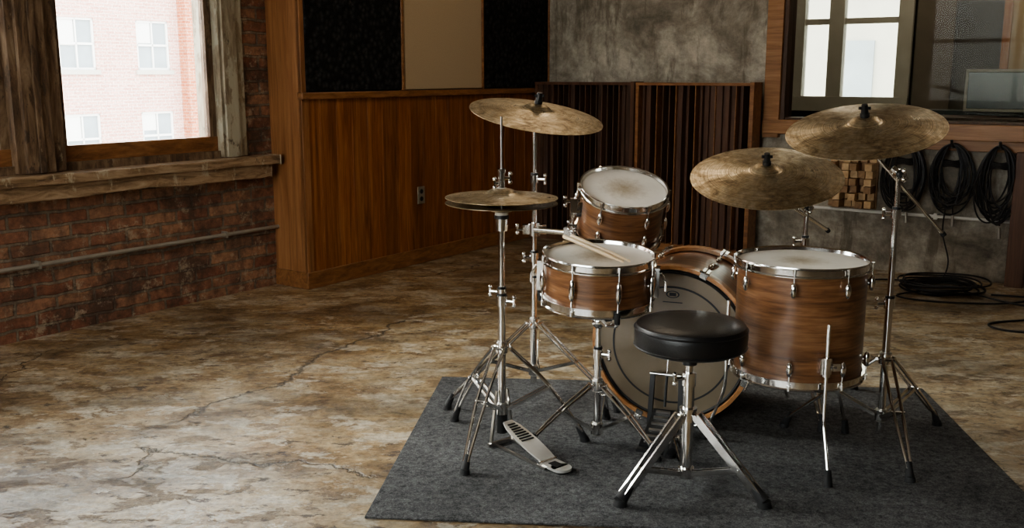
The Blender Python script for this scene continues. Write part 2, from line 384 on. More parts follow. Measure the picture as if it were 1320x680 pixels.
def sill(b, x0, x1, lo, hi, ylo, yhi, mat, k, amp):
    xs = [x0+(x1-x0)*i/n for i in range(n+1)]; vs = []
    for x in xs:
        q = amp*rag(x, k); q2 = amp*rag(x, k+3)
        vs += [(x, ylo+q, lo+q2*.8), (x, yhi, lo+q2*.8), (x, yhi, hi), (x, ylo+q*.6, hi+q2*.2)]
    fs = []
    for i in range(n):
        o = i*4
        for j in range(4): fs.append((o+j, o+4+j, o+4+(j+1)%4, o+(j+1)%4))
    fs += [(3,2,1,0), tuple(n*4+j for j in range(4))]
    b.add(vs, [f[::-1] for f in fs], mat)
sill(b, -4.5, 1.66, WZ0-.052, WZ0-.005, -.115, .06, SILLM, 1, .010)
sill(b, -4.5, 1.62, WZ0-.125, WZ0-.050, -.085, .0, SILLM, 2, .018)
b.done(A0, LROT, bevel=.005)
b = B('wall_conduit'); b.cyl((-5,-.03,.356), (1.70,-.03,.356), .011, PIPE)
for x in (-3.5,-1.6,.2,1.3): b.box((x,-.045,.338), (x+.012,0,.374), PIPE)
b.done(A0, LROT)

# bump-out with panelling
S0, S1, BY = 1.706, 4.244, -.267
b = B('wall_panelled')
b.box((S0,BY+.02,0), (S1+.3,.3,H), DARKWALL)
b.box((S0-.012,BY-.004,0), (S0+.0,0.0,H), COLW)       # column return face
b.box((S0-.012,BY-.012,1.14), (S0+.02,BY+.02,H), COLW)
x = S0; i = 0
while x < S1-.005:
    w = min(.132, S1-x); b.box((x+.0012,BY,0.09), (x+w-.0012,BY+.02,1.11), WAIN); x += w
b.box((S0-.012,BY-.006,0), (S0+.04,BY+.02,1.12), COLW)
b.done(A0, LROT, bevel=.0015)
b = B('baseboard_left'); b.box((S0-.018,BY-.016,0), (S1,BY,.10), TRIMW); b.box((S0-.022,BY-.016,0), (S0-.010,0,.10), TRIMW); b.done(A0, LROT, bevel=.004)
b = B('trim_2'); b.box((S0-.016,BY-.022,1.105), (S1,BY+.03,1.145), TRIMW); b.done(A0, LROT, bevel=.005)
FW = (S1-S0)/3
for i, mt in enumerate((FOAM, CREAM, FOAM)):
    b = B('acoustic_panel')
    x0 = S0+.02+i*FW; x1 = S0+(i+1)*FW-.012
    b.box((x0,BY-.02,1.15), (x1,BY+.018,2.75), mt)
    b.box((x1,BY-.028,1.146), (x1+.02,BY+.018,2.75), TRIMW)
    b.done(A0, LROT, bevel=.006)
b = B('wall_outlet'); xo = S0+1.02
b.box((xo-.035,BY-.007,.40), (xo+.035,BY,.515), BRASS)
for z in (.433,.482):
    b.cyl((xo,BY-.010,z), (xo,BY-.006,z), .016, BLACK, seg=20)
b.done(A0, LROT, bevel=.002)

# back wall (frame: x along to the right, y outward)
OX0, OX1, OZ0, OZ1 = 1.88, 4.7, .93, 2.35
b = B('wall_back')
b.box((-.3,0,0), (OX0,.16,H), CONC); b.box((OX1,0,0), (7.2,.16,H), CONC)
b.box((OX0,0,0), (OX1,.16,OZ0), CONC); b.box((OX0,0,OZ1), (OX1,.16,H), CONC); b.done(BO, BROT)
b = B('window_4')
b.box((OX0-.11,-.04,OZ0-.1), (OX0+.0,.12,OZ1+.1), SILLW); b.box((OX0,-.02,OZ0), (OX0+.03,.12,OZ1), DARKW)
b.box((OX0-.11,-.05,OZ0-.075), (OX1+.1,.16,OZ0+.02), SILLW); b.box((OX0-.11,-.04,OZ1), (OX1+.1,.12,OZ1+.1), SILLW)
b.box((OX1,-.04,OZ0-.05), (OX1+.1,.12,OZ1+.1), SILLW)
b.box((OX0+.03,-.005,OZ0+.02), (OX1,.12,OZ0+.035), DARKW)
CG = m_glass('control_room_glass', (.84,.85,.82), .012)
b.box((OX0+.02,.05,OZ0+.01), (OX1,.056,OZ1), CG); b.done(BO, BROT, bevel=.006)
# control room
b = B('wall_control_room')
Y1 = 2.5; wx0, wx1, wz0, wz1 = 1.10, 2.02, 1.0, 2.45
b.box((.8,Y1,0), (wx0,Y1+.1,2.9), DARKWALL); b.box((wx1,Y1,0), (5.6,Y1+.1,2.9), DARKWALL)
b.box((wx0,Y1,0), (wx1,Y1+.1,wz0), DARKWALL); b.box((wx0,Y1,wz1), (wx1,Y1+.1,2.9), DARKWALL)
b.box((.7,.16,0), (.8,Y1+.1,2.9), DARKWALL); b.box((5.6,.16,0), (5.7,Y1+.1,2.9), DARKWALL)
b.box((.7,.16,2.9), (5.7,Y1+.1,3.0), DARKWALL); b.box((.7,.16,-.1), (5.7,Y1+.1,0), DARKWALL)
b.box((2.85,Y1-.05,1.28), (3.7,Y1,2.6), CREAM); b.box((2.79,Y1-.07,1.2), (2.85,Y1,2.6), COLW); b.box((2.79,Y1-.07,1.2), (3.7,Y1,1.28), COLW)
b.box((2.12,Y1-.04,0), (2.42,Y1,2.9), RWALL)
b.done(BO, BROT)
b = B('window_5')
b.box((wx0-.03,Y1-.07,wz0-.08), (wx1+.07,Y1+.05,wz0+.05), GREYP)
for x, w_ in ((wx0-.03, .09), (wx0+.28, .13), (wx1-.05, .12)): b.box((x,Y1-.05,wz0), (x+w_,Y1+.05,wz1), GREYP)
b.box((wx0,Y1-.02,1.68), (wx1,Y1+.04,1.73), GREYP)
b.box((wx0,Y1+.02,wz0), (wx1,Y1+.024,wz1), GLASS); b.done(BO, BROT, bevel=.006)
b = B('mixing_desk'); b.box((2.3,.45,.92), (4.6,1.15,.97), DARKW)
for x in (2.35,4.5): b.box((x,.5,0.001), (x+.06,1.1,.92), DARKW)
b.box((2.5,.9,.97), (4.4,1.12,1.0), BLACK); b.done(BO, BROT, bevel=.004)
b = B('computer_monitor'); b.box((2.86,.78,1.00), (3.50,.81,1.28), GREYP); b.box((2.88,.774,1.02), (3.48,.781,1.26), SCREEN)
b.box((3.17,.80,.975), (3.23,.82,1.1), BLACK); b.box((3.08,.74,.971), (3.32,.88,.981), BLACK); b.done(BO, BROT, bevel=.003)
# neighbouring buildings outside
b = B('brick_building')
FO = Vector((-.817,.577,0))*24.53
b.box((-14,.12,-9), (34,3,5.4), FBRICK); b.box((-14,-.15,5.4), (34,3,5.8), STONE)
for q0 in (18.15, 9.0, -.2): b.box((q0,-.35,-9), (q0+.5,.12,5.4), RBRICK)
wins = []
for k in range(-11, 8):
    for z in (1.35,-1.15,-3.65,3.85): wins.append((15.0+2.3*k, z))
b.box((-14,0,-9), (34,.121,-8.9), FBRICK)
xs = sorted(set(w[0] for w in wins)); zs = sorted(set(w[1] for w in wins))
prev = -14
for x in xs:
    b.box((prev,0,-9), (x-.52,.12,5.4), FBRICK); prev = x+.52
    pz = -9
    for z in zs:
        b.box((x-.52,0,pz), (x+.52,.12,z), FBRICK); pz = z+1.35
        b.box((x-.52,.08,z), (x+.52,.1,z+1.35), FGLASS)
        b.box((x-.60,-.06,z-.12), (x+.60,.1,z), STONE)
        for q in (-.52,.46): b.box((x+q,.03,z), (x+q+.06,.1,z+1.35), WHITE)
        b.box((x-.02,.03,z), (x+.02,.1,z+1.35), WHITE)
        for q in (0,.65,1.29): b.box((x-.52,.03,z+q), (x+.52,.1,z+q+.06), WHITE)
        b.box((x-.46,.06,z+.72+.2*math.sin(x*7+z)), (x-.04,.075,z+1.3), WHITE)
    b.box((x-.52,0,pz), (x+.52,.12,5.4), FBRICK)
b.box((prev,0,-9), (34,.12,5.4), FBRICK)
b.done(FO, LROT)
b = B('stone_building'); b.box((-6,14,-8), (14,18,9), STONE)
for k in range(12):
    for z in (-2.2,.4,3.0,5.6):
        b.box((-5.2+1.5*k,13.95,z), (-4.4+1.5*k,14.02,z+1.5), FGLASS); b.box((-5.3+1.5*k,13.9,z-.15), (-4.3+1.5*k,14.02,z), WHITE)
b.done(BO, BROT)

# gobos / slatted diffusers
def gobo(x0, x1, mt, cap, seed):
    rnd = random.Random(seed); b = B('slatted_diffuser'); y0, y1 = -.21, -.07; h = 1.19
    b.box((x0,y1-.015,.02), (x1,y1,h), mt)
    b.box((x0,y0,.0), (x0+.02,y1,h), cap); b.box((x1-.03,y0-.005,.0), (x1,y1,h+.005), cap)
    b.box((x0,y0-.004,h-.02), (x1,y1,h), cap); b.box((x0,y0,.0), (x1,y1,.06), cap)
    x = x0+.02; i = 0; W = (x1-x0-.05)/17
    seq = [0,1,4,9,16,8,2,15,13,13,15,2,8,16,9,4,1]
    for i in range(17):
        d = seq[(i+seed) % 17]/16.
        b.box((x+.004,y0+.012+.1*d,.06), (x+W,y1,h-.02), mt)
        b.box((x-.003,y0,.06), (x+.004,y1,h-.02), cap if i % 3 == 0 else mt)
        x += W
    b.done(BO, BROT, bevel=.0015)
gobo(.03, .88, DARKW, REDW, 0); gobo(.89, 1.77, REDW, TRIMW, 5)

# skyline diffuser on back wall
b = B('skyline_diffuser'); rnd = random.Random(3)
b.box((2.24,-.012,.395), (2.545,0,.745), BLOCKD)
for i in range(6):
    for j in range(7):
        x = 2.25+.048*i; z = .405+.048*j
        b.box((x,-.02-rnd.choice((.01,.04,.08,.11)),z), (x+.044,-.012,z+.044), rnd.choice((BLOCKW,BLOCKW,BLOCKD)))
b.done(BO, BROT, bevel=.001)
b = B('trim_3'); b.box((2.62,-.03,.79), (4.6,0,.855), SILLW); b.done(BO, BROT, bevel=.004)
b = B('trim_4'); b.box((3.34,-.10,0), (3.44,0,.80), REDW); b.done(BO, BROT, bevel=.004)
b = B('wall_conduit'); b.cyl((1.8,-.025,.38), (5.5,-.025,.38), .010, WHITE)
for x in (2.0,2.9,3.7): b.box((x,-.036,.362), (x+.02,0,.398), WHITE)
b.done(BO, BROT)

# hanging cable coils
def coil(xc, seed, w=.15, hgt=.44, zt=.83, tail=None):
    rnd = random.Random(seed); b = B('cable_coil')
    b.cyl((xc,-.002,zt-.02), (xc,-.12,zt-.01), .008, BLACK); b.cyl((xc,-.12,zt-.01), (xc,-.135,zt+.03), .008, BLACK)
    for k in range(15):
        ww = w*rnd.uniform(.55,1.15); hh = hgt*rnd.uniform(.70,1.05); ox = rnd.uniform(-.022,.022); oy = -.048-.004*k-rnd.uniform(0,.01)
        tw = rnd.uniform(-.03,.03)
        ctrl = []
        for q in range(12):
            t = 2*math.pi*q/12
            wd = math.sin(t)*ww*.5*(.85+.15*(1-math.cos(t))/2+.0)
            ctrl.append((xc+ox*(1-math.cos(t))/2+wd+tw*(1-math.cos(t))/2, oy+rnd.uniform(-.004,.004), zt-hh*(1-math.cos(t))/2+.004))
        b.tube(catmull(ctrl, 5, True), .0052, CABLE, 7, True)
    for q in range(4):  # wrap tie
        z = zt-.10-.009*q; b.tube([(xc+.05*math.cos(t), -.082+.044*math.sin(t), z+.004*math.sin(3*t)) for t in [2*math.pi*i/18 for i in range(18)]], .0045, CABLE, 7, True)
    if tail: b.tube(catmull(tail, 8), .0045, CABLE, 7)
    b.cyl((xc+.03,-.09,zt-hgt-.01), (xc+.034,-.09,zt-hgt-.075), .009, STEEL); b.tube([(xc+.02,-.07,zt-hgt*.8), (xc+.03,-.09,zt-hgt)], .004, CABLE)
    b.done(BO, BROT)
coil(2.72, 1, .24, .42); coil(2.99, 2, .23, .42, tail=[(2.98,-.08,.5), (2.97,-.08,.3), (3.02,-.10,.12), (3.0,-.14,.012), (2.96,-.25,.006), (2.85,-.36,.006)]); coil(3.255, 4, .20, .47); coil(3.56, 6, .20, .45)
# floor coil
b = B('floor_cable')
rnd = random.Random(5)
Fx, Fy = 2.52, 5.66
for k in range(11):
    r0 = rnd.uniform(.12,.21); ox, oy = rnd.uniform(-.035,.035), rnd.uniform(-.03,.03)
    b.tube([(Fx+ox+r0*1.15*math.cos(t), Fy+oy+r0*math.sin(t)*(1+.08*math.sin(2*t+k)), .006+.006*k+.003*math.sin(3*t)) for t in [2*math.pi*i/36 for i in range(36)]], .0055, CABLE, 7, True)
b.tube(catmull([(2.40,5.58,.02), (2.2,5.50,.006), (2.35,5.35,.006), (2.7,5.30,.006), (2.95,5.42,.006), (2.75,5.52,.006)], 8), .0055, CABLE, 7)
b.tube(catmull([(2.9,4.95,.006), (2.62,4.92,.006), (2.42,4.85,.006), (2.44,4.72,.006), (2.66,4.66,.006), (2.95,4.68,.006), (3.3,4.7,.006)], 8), .0055, CABLE, 7)
b.tube(catmull([(2.1,5.9,.006), (2.3,5.95,.006), (2.55,5.86,.008), (2.7,5.75,.02)], 8), .0055, CABLE, 7)
b.tube(catmull([(2.6,5.55,.02), (2.8,5.25,.006), (3.1,5.18,.006), (3.4,5.3,.006)], 8), .0055, CABLE, 7)
b.done()

# ------------------------------------------------------------------ rug
b = B('rug')
q = [(-.422,2.631), (1.52,2.475), (1.652,3.80), (-.292,3.957)]
b.add([(x,y,0.0005) for x,y in q]+[(x,y,.008) for x,y in q], [(3,2,1,0),(4,5,6,7),(0,1,5,4),(1,2,6,5),(2,3,7,6),(3,0,4,7)], RUG)
b.done(bevel=.002)
RZ = .0085

# ------------------------------------------------------------------ drums
def lug(b, R, ang, z, ln=.05, M=None, up=1):
    c, s_ = math.cos(ang), math.sin(ang)
    px, py = (R+.013)*c, (R+.013)*s_
    b.ball((px,py,z), .0105, CHROME, (1,1,ln/.021), seg=12)
    b.cyl((R*c,R*s_,z), (px,py,z), .007, CHROME, seg=10)
def drum(name, R, depth, nl, loc, rot, ll=.05, rotl=0., midlug=False, extra=None, badge=None):
    b = B(name)
    b.lathe([(R,-.018), (R,-depth+.018)], WALNUT)
    b.lathe([(R-.006,-depth+.02), (R,-depth+.018)], WALNUT)
    # batter head & hoops
    b.disc(R-.002, -.006, HEAD); b.disc(R-.002, -depth+.006, HEAD, up=False)
    b.lathe([(R-.002,-.006), (R+.002,-.009), (R+.003,-.018)], HEAD)
    b.lathe([(R+.000,-.010), (R+.004,.004), (R+.009,.007), (R+.010,.003), (R+.006,-.001), (R+.006,-.018), (R+.013,-.021), (R+.013,-.024), (R+.003,-.024), (R+.001,-.010)], CHROME)
    b.lathe([(R+.000,-depth+.010), (R+.004,-depth-.004), (R+.009,-depth-.007), (R+.010,-depth-.003), (R+.006,-depth+.001), (R+.006,-depth+.018), (R+.013,-depth+.021), (R+.013,-depth+.024), (R+.003,-depth+.024)], CHROME)
    for i in range(nl):
        a = rotl + 2*math.pi*i/nl; c, s_ = math.cos(a), math.sin(a)
        if midlug:
            lug(b, R, a, -depth/2, .075)
            b.cyl(((R+.013)*c,(R+.013)*s_,-.012), ((R+.013)*c,(R+.013)*s_,-depth+.012), .0028, CHROME, seg=8)
        else:
            lug(b, R, a, -.018-.045, ll); lug(b, R, a, -depth+.018+.045, ll)
            b.cyl(((R+.013)*c,(R+.013)*s_,-.010), ((R+.013)*c,(R+.013)*s_,-.05), .0028, CHROME, seg=8)
            b.cyl(((R+.013)*c,(R+.013)*s_,-depth+.010), ((R+.013)*c,(R+.013)*s_,-depth+.05), .0028, CHROME, seg=8)
        b.cyl(((R+.013)*c,(R+.013)*s_,-.012), ((R+.013)*c,(R+.013)*s_,.004), .0055, CHROME, seg=8)
        b.cyl(((R+.013)*c,(R+.013)*s_,-depth+.012), ((R+.013)*c,(R+.013)*s_,-depth-.004), .0055, CHROME, seg=8)
    if extra: extra(b)
    return b.done(loc, rot)
# snare
def snx(b):
    R = .178
    for a in (R2D(-12), R2D(170)):
        c, s_ = math.cos(a), math.sin(a)
        b.box((-.02,-.012,-.13), (.02,.014,-.03), CHROME, Matrix.Translation(((R+.012)*c,(R+.012)*s_,0)) @ Matrix.Rotation(a+math.pi/2, 4, 'Z'))
        b.tube([((R+.028)*c,(R+.028)*s_,-.05), ((R+.045)*c,(R+.045)*s_,-.08), ((R+.045)*c,(R+.045)*s_,-.11)], .005, CHROME)
    for k in range(-5, 6): b.cyl((-.15,k*.004,-.165), (.15,k*.004,-.165), .0012, STEEL, seg=6)
drum('snare_drum', .178, .160, 8, (.286,3.190,.668), (R2D(4), R2D(1), 0), rotl=R2D(-75), midlug=True, extra=snx)
# rack tom
def rtx(b):
    R = .155; a = R2D(188); c, s_ = math.cos(a), math.sin(a)
    b.box((-.025,-.01,-.11), (.025,.02,-.05), CHROME, Matrix.Translation(((R+.006)*c,(R+.006)*s_,0)) @ Matrix.Rotation(a+math.pi/2, 4, 'Z'))
drum('rack_tom', .155, .200, 6, (.411,3.600,.842), (R2D(21), R2D(4), 0), rotl=R2D(-62), extra=rtx)
# floor tom
def ftx(b):
    R = .203; zt = .664
    for a in (R2D(-84), R2D(36), R2D(156)):
        c, s_ = math.cos(a), math.sin(a); T = Matrix.Rotation(a+math.pi/2, 4, 'Z')
        b.box((-.018,-.012,-.32), (.018,.016,-.27), CHROME, Matrix.Translation(((R+.012)*c,(R+.012)*s_,0)) @ T)
        b.cyl(((R+.026)*c,(R+.026)*s_,-.325), ((R+.026)*c,(R+.026)*s_,-.265), .013, CHROME)
        wx, wy = (R+.030)*c-.03*s_, (R+.030)*s_+.03*c
        b.cyl(((R+.026)*c,(R+.026)*s_,-.295), (wx,wy,-.295), .006, CHROME, seg=8)
        b.box((-.012,-.004,-.012), (.012,.004,.012), CHROME, Matrix.Translation((wx,wy,-.295)) @ T)
        pts = [((R+.028)*c,(R+.028)*s_,-.16), ((R+.028)*c,(R+.028)*s_,-.34), ((R+.030)*c,(R+.030)*s_,-.46), ((R+.055)*c,(R+.055)*s_,-.54), ((R+.085)*c,(R+.085)*s_,-.625)]
        b.tube(catmull(pts, 6), .0058, CHROME, 10)
        b.cyl(((R+.082)*c,(R+.082)*s_,-.605), ((R+.09)*c,(R+.09)*s_,-zt+RZ), .010, RUBBER, .014)
drum('floor_tom', .203, .375, 8, (.938,3.128,.664), (0,0,0), rotl=R2D(-67), extra=ftx)

# bass drum
b = B('bass_drum'); R = .272; L = .44
b.lathe([(R,-.03), (R,-L+.03)], WALNUT); b.disc(R, -.006, BHEAD, seg=72); b.disc(R, -L+.006, HEAD, up=False, seg=72)
for z, sg in ((-.02, 1), (-L+.02, -1)):
    b.lathe([(R+.002,z-.024), (R+.017,z-.024), (R+.019,z), (R+.017,z+.024), (R+.004,z+.024), (R+.002,z+.020), (R+.002,z-.024)], HOOPW, seg=72)
b.lathe([(R-.0,-.004), (R-.006,-.0), (R-.012,-.003)], BLACK, seg=72)
b.lathe([(R*.79,-.0048), (R*.79,-.0042), (R*.765,-.0042), (R*.765,-.0048)], BLACK, seg=72)
b.box((-.035,.155,-.0055), (.035,.158,-.0045), BLACK)
b.lathe([(.024,0), (.024,.001), (.019,.001), (.019,0)], BLACK, Matrix.Translation((0,.185,-.005)) @ Matrix.Scale(.55, 4, (0,1,0)), seg=28)
b.box((-.012,.179,-.0055), (.012,.191,-.0045), BLACK)
for i in range(8):
    a = R2D(22.5)+2*math.pi*i/8; T = Matrix.Rotation(a-math.pi/2, 4, 'Z')
    for z0, sg in ((0, 1), (-L, -1)):
        b.box((-.013,R+.014,min(z0+sg*.008, z0-sg*.05)), (.013,R+.026,max(z0+sg*.008, z0-sg*.05)), CHROME, T)
        b.box((-.013,R+.000,min(z0+sg*.005, z0+sg*.009)), (.013,R+.026,max(z0+sg*.005, z0+sg*.009)), CHROME, T)
        b.cyl((0,R+.024,z0+sg*.015), (0,R+.024,z0-sg*.14), .0035, CHROME, seg=8, M=T)
        b.cyl((-.018,R+.024,z0+sg*.018), (.018,R+.024,z0+sg*.018), .004, CHROME, seg=8, M=T)
        b.ball((0,R+.016,z0-sg*.14), .012, CHROME, (1,1,2.6), T, 12)
for sx_ in (-1, 1):   # spurs
    b.tube([(sx_*(R+.01),-.06,-L+.10), (sx_*(R+.06),-.16,-L+.06), (sx_*(R+.10),-.283,-L+.0)], .006, CHROME)
    b.box((sx_*(R+.01)-.015,-.08,-L+.08), (sx_*(R+.01)+.015,-.04,-L+.13), CHROME)
f = Vector((-.36,-.93,0)).normalized(); up = Vector((0,0,1)); xx = up.cross(f)
BC = Vector((.565,3.385,.302))
BMX = Matrix(((xx.x,up.x,f.x,BC.x),(xx.y,up.y,f.y,BC.y),(xx.z,up.z,f.z,BC.z),(0,0,0,1)))
b.done(mw=BMX)
# kick pedal, in bass drum local frame transformed
b = B('kick_pedal'); z0 = -.302+RZ
b.box((-.045,z0,.03), (.045,z0+.008,.30), BLACK)
b.obox((0,z0+.02,.29), (0,z0+.075,.07), .075, .008, BLACK, (1,0,0))
for k in range(6): b.obox((0,z0+.026+.010*k,.275-.035*k), (0,z0+.028+.010*k,.267-.035*k), .05, .008, STEEL, (1,0,0))
for s_ in (-1, 1): b.obox((s_*.055,z0,.07), (s_*.05,z0+.20,.05), .016, .016, BLACK, (1,0,0))
b.cyl((-.06,z0+.20,.05), (.06,z0+.20,.05), .007, CHROME)
b.cyl((0,z0+.20,.05), (0,z0+.34,.022), .004, CHROME); b.cyl((0,z0+.20,.05), (0,z0+.09,.075), .005, BLACK)
b.cyl((0,z0+.345,.043), (0,z0+.345,.001), .024, FELT, .022, 20)
b.cyl((0,z0+.345,.06), (0,z0+.345,.043), .012, WHITE, .024)
b.done(mw=BMX)

# drumsticks
b = B('drumsticks')
for p, q_ in (((.178,3.365,.6985), (.350,3.035,.6705)), ((.205,3.375,.6985), (.372,3.045,.6705))):
    p, q_ = Vector(p), Vector(q_); d = q_-p
    ts = [0,.01,.02,.7,.88,.95,.97,.985,1.0]; rs = [.004,.0066,.007,.007,.0045,.0032,.0048,.0042,.0015]
    b.tube([p+d*t for t in ts], rs, STICKW, 12)
b.done()

# ------------------------------------------------------------------ hardware
def gz(x, y): return 0.0005 if y > 3.957-.0807*(x+.292)-.01 else RZ
def boot(b, p, d, r=.012):
    g = gz(p.x, p.y)
    b.cyl((p.x-d.x*.022, p.y-d.y*.022, g+.055), (p.x, p.y, g+.012), r*.8, RUBBER, r*1.15)
    b.cyl((p.x, p.y, g+.014), (p.x+d.x*.003, p.y+d.y*.003, g), r*1.3, RUBBER, r*1.45)
def tripod(b, c, angs, rf, ztop, zlow, gap=.014, r=.0055, flat=False, bulge=.0):
    c = Vector((c[0], c[1], 0))
    for a in angs:
        d = Vector((math.cos(a), math.sin(a), 0)); sd = Vector((-d.y, d.x, 0))
        rr = rf
        foot = c+d*rr+Vector((0,0,.045)); top = c+d*.024+Vector((0,0,ztop))
        mid = top.lerp(foot, .5)+d*bulge+Vector((0,0,bulge))
        for s_ in (-1, 1):
            P = [top+sd*gap*s_, mid+sd*gap*.9*s_, foot+sd*gap*.35*s_]
            if flat:
                P = catmull(P, 5)
                for i in range(len(P)-1): b.obox(P[i], P[i+1], .006, .018, CHROME, sd)
            else: b.tube(catmull(P, 6), r, CHROME, 8)
            low = c+d*.020+Vector((0,0,zlow))
            b.obox(low+sd*gap*.7*s_, mid+sd*gap*.7*s_, .004, .011, CHROME, sd)
        b.cyl(mid-sd*(gap+.006), mid+sd*(gap+.006), .0045, CHROME, seg=8)
        b.cyl(top-sd*(gap+.006), top+sd*(gap+.006), .0055, CHROME, seg=8)
        boot(b, c+d*(rr+.008), d)
    for z in (ztop, zlow):
        b.cyl(c+Vector((0,0,z-.018)), c+Vector((0,0,z+.018)), .021, CHROME)
        b.cyl(c+Vector((0,0,z-.022)), c+Vector((0,0,z+.022)), .017, STEEL)
def wing(b, c, ang=0., s=.028):
    c = Vector(c); d = Vector((math.cos(ang), math.sin(ang), 0))
    b.cyl(c, c+d*s, .006, CHROME, seg=10); e = c+d*s; sd = Vector((0,0,1))
    b.obox(e-sd*.016, e+sd*.016, .006, .010, CHROME, d)
    b.ball(e+sd*.014, .0075, CHROME, seg=8, rings=6); b.ball(e-sd*.014, .0075, CHROME, seg=8, rings=6)
def collar(b, x, y, z, r=.019, h=.03, ang=0.):
    b.cyl((x,y,z-h/2), (x,y,z+h/2), r, CHROME); b.cyl((x,y,z+h/2), (x,y,z+h/2+.008), r*.85, BLACK); wing(b, (x+math.cos(ang)*r*.8, y+math.sin(ang)*r*.8, z), ang)
def mount(b, o, n_):
    """cymbal felt / sleeve / nut stack at cymbal origin o with axis n_"""
    b.cyl(o-n_*.05, o+n_*.045, .0042, CHROME, seg=10); b.cyl(o-n_*.020, o-n_*.006, .019, FELT)
    b.cyl(o-n_*.030, o-n_*.020, .021, CHROME); b.cyl(o+n_*.017, o+n_*.028, .015, BLACK)
    b.cyl(o+n_*.028, o+n_*.058, .012, BLACK, .010); b.obox(o+n_*.046-Vector((.018,0,0)), o+n_*.046+Vector((.018,0,0)), .012, .010, BLACK)
def cymbal(name, R, loc, rot, seg=96, b=None, flip=False):
    own = b is None
    if own: b = B(name)
    pr = [(.006,.016), (.02,.0155), (.035,.012), (.046,.005), (.053,-.002), (.060,-.0045)]
    for i in range(1, 13):
        t = i/12; pr.append((.060+(R-.060)*t, -.0045-.024*t**1.45*(R/.25)))
    top = list(pr); bot = [(r, z-.0016) for r, z in reversed(pr)]
    b.lathe((bot+top) if flip else (top+bot), CYM, seg=seg)
    if own: return b.done(loc, rot, ang=50)
from mathutils import Euler
def axis(rot): return Euler(rot).to_matrix() @ Vector((0,0,1))

# hi-hat
hx, hy = -.034, 3.195
b = B('hi_hat_stand')
tripod(b, (hx,hy), (R2D(128), R2D(246), R2D(5)), .275, .35, .135, .017, .0055, bulge=.012)
b.cyl((hx,hy,.10), (hx,hy,.52), .0135, CHROME); b.cyl((hx,hy,.50), (hx,hy,.775), .0105, CHROME)
b.cyl((hx,hy,.745), (hx,hy,.785), .019, CHROME, .021); b.cyl((hx,hy,.785), (hx,hy,.797), .024, BLACK); b.cyl((hx,hy,.797), (hx,hy,.806), .022, FELT)
b.cyl((hx,hy,.775), (hx,hy,1.115), .0036, STEEL, seg=10)
collar(b, hx, hy, .51, .019, .035, R2D(-20)); collar(b, hx, hy, .54, .016, .02, R2D(160))
b.cyl((hx,hy,.885), (hx,hy,.935), .011, CHROME); b.cyl((hx,hy,.876), (hx,hy,.886), .017, FELT); b.cyl((hx,hy,.869), (hx,hy,.876), .018, CHROME)
wing(b, (hx+.008,hy,.918), R2D(0), .02); wing(b, (hx-.008,hy,.90), R2D(180), .014); b.cyl((hx,hy,.935), (hx,hy,.948), .014, CHROME)
b.cyl((hx,hy,.05), (hx,hy,.12), .019, BLACK)
# lower frame + pedal
toe = Vector((hx+.006,hy-.012,.10)); heel = Vector((.135,2.985,.022)); dr = (heel-toe); dh = Vector((dr.x, dr.y, 0)).normalized(); sd = Vector((-dh.y, dh.x, 0))
b.obox(Vector((hx,hy,RZ+.008))+dh*0.0+sd*.036, heel+sd*.036-Vector((0,0,.008)), .008, .008, STEEL, sd)
b.obox(Vector((hx,hy,RZ+.008))-sd*.036, heel-sd*.036-Vector((0,0,.008)), .008, .008, STEEL, sd)
b.obox(Vector((hx,hy,RZ+.008))-sd*.06, Vector((hx,hy,RZ+.008))+sd*.06, .012, .010, STEEL)
for s_ in (-1, 1): b.obox(Vector((hx,hy,RZ))+sd*.05*s_, Vector((hx,hy,.20))+sd*.022*s_, .012, .006, STEEL, dh)
# footboard plate with ribs
P0 = toe+dh*.02; P1 = heel-dh*.03+Vector((0,0,.008)); nn = (P1-P0).normalized().cross(sd); nn = nn if nn.z > 0 else -nn
ws = [.018,.030,.034,.036,.037,.036,.034,.030]
vs = []; fs = []
for i, w in enumerate(ws):
    p = P0.lerp(P1, i/(len(ws)-1))
    vs += [p+sd*w, p-sd*w, p-sd*w-nn*.006, p+sd*w-nn*.006]
for i in range(len(ws)-1):
    o = 4*i
    for j in range(4): fs.append((o+j, o+(j+1)%4, o+4+(j+1)%4, o+4+j))
fs += [(0,1,2,3), tuple(4*(len(ws)-1)+j for j in (3,2,1,0))]
PLATE = simple('cast_aluminium', (.74,.73,.70), .38, .7, .10, 30)
b.add(vs, fs, PLATE)
for k in range(8):
    t = .10+.058*k; p = P0.lerp(P1, t)+nn*.001; w = .012+.013*min(1, t*2.4)
    b.obox(p-sd*w, p+sd*w, .006, .003, BLACK, dh)
b.obox(heel-dh*.035+Vector((0,0,-.004)), heel+dh*.035+Vector((0,0,-.004)), .066, .008, PLATE, sd)
b.cyl(heel+dh*.035-Vector((0,0,.008)), heel+dh*.035, .033, PLATE, seg=24)
b.obox(heel-dh*.012+Vector((0,0,.001)), heel+dh*.03+Vector((0,0,.001)), .030, .002, BLACK, sd)
b.cyl(heel-dh*.034-sd*.038, heel-dh*.034+sd*.038, .006, CHROME)
b.done()
b = B('hi_hat_cymbals')
RH = .184
pr = [(.006,.018), (.02,.0175), (.035,.014), (.046,.008), (.053,.003), (.060,.001)]+[(.060+(RH-.060)*i/10, .001-.013*(i/10)**1.4) for i in range(1, 11)]
b.lathe(pr+[(r, z-.0016) for r, z in reversed(pr)], CYM, seg=96)
b.lathe([(r, -z-.042) for r, z in pr]+[(r, -z-.0436) for r, z in reversed(pr)], CYM, seg=96)
b.done((hx,hy,.867), (R2D(.5), R2D(.5), 0), ang=50)

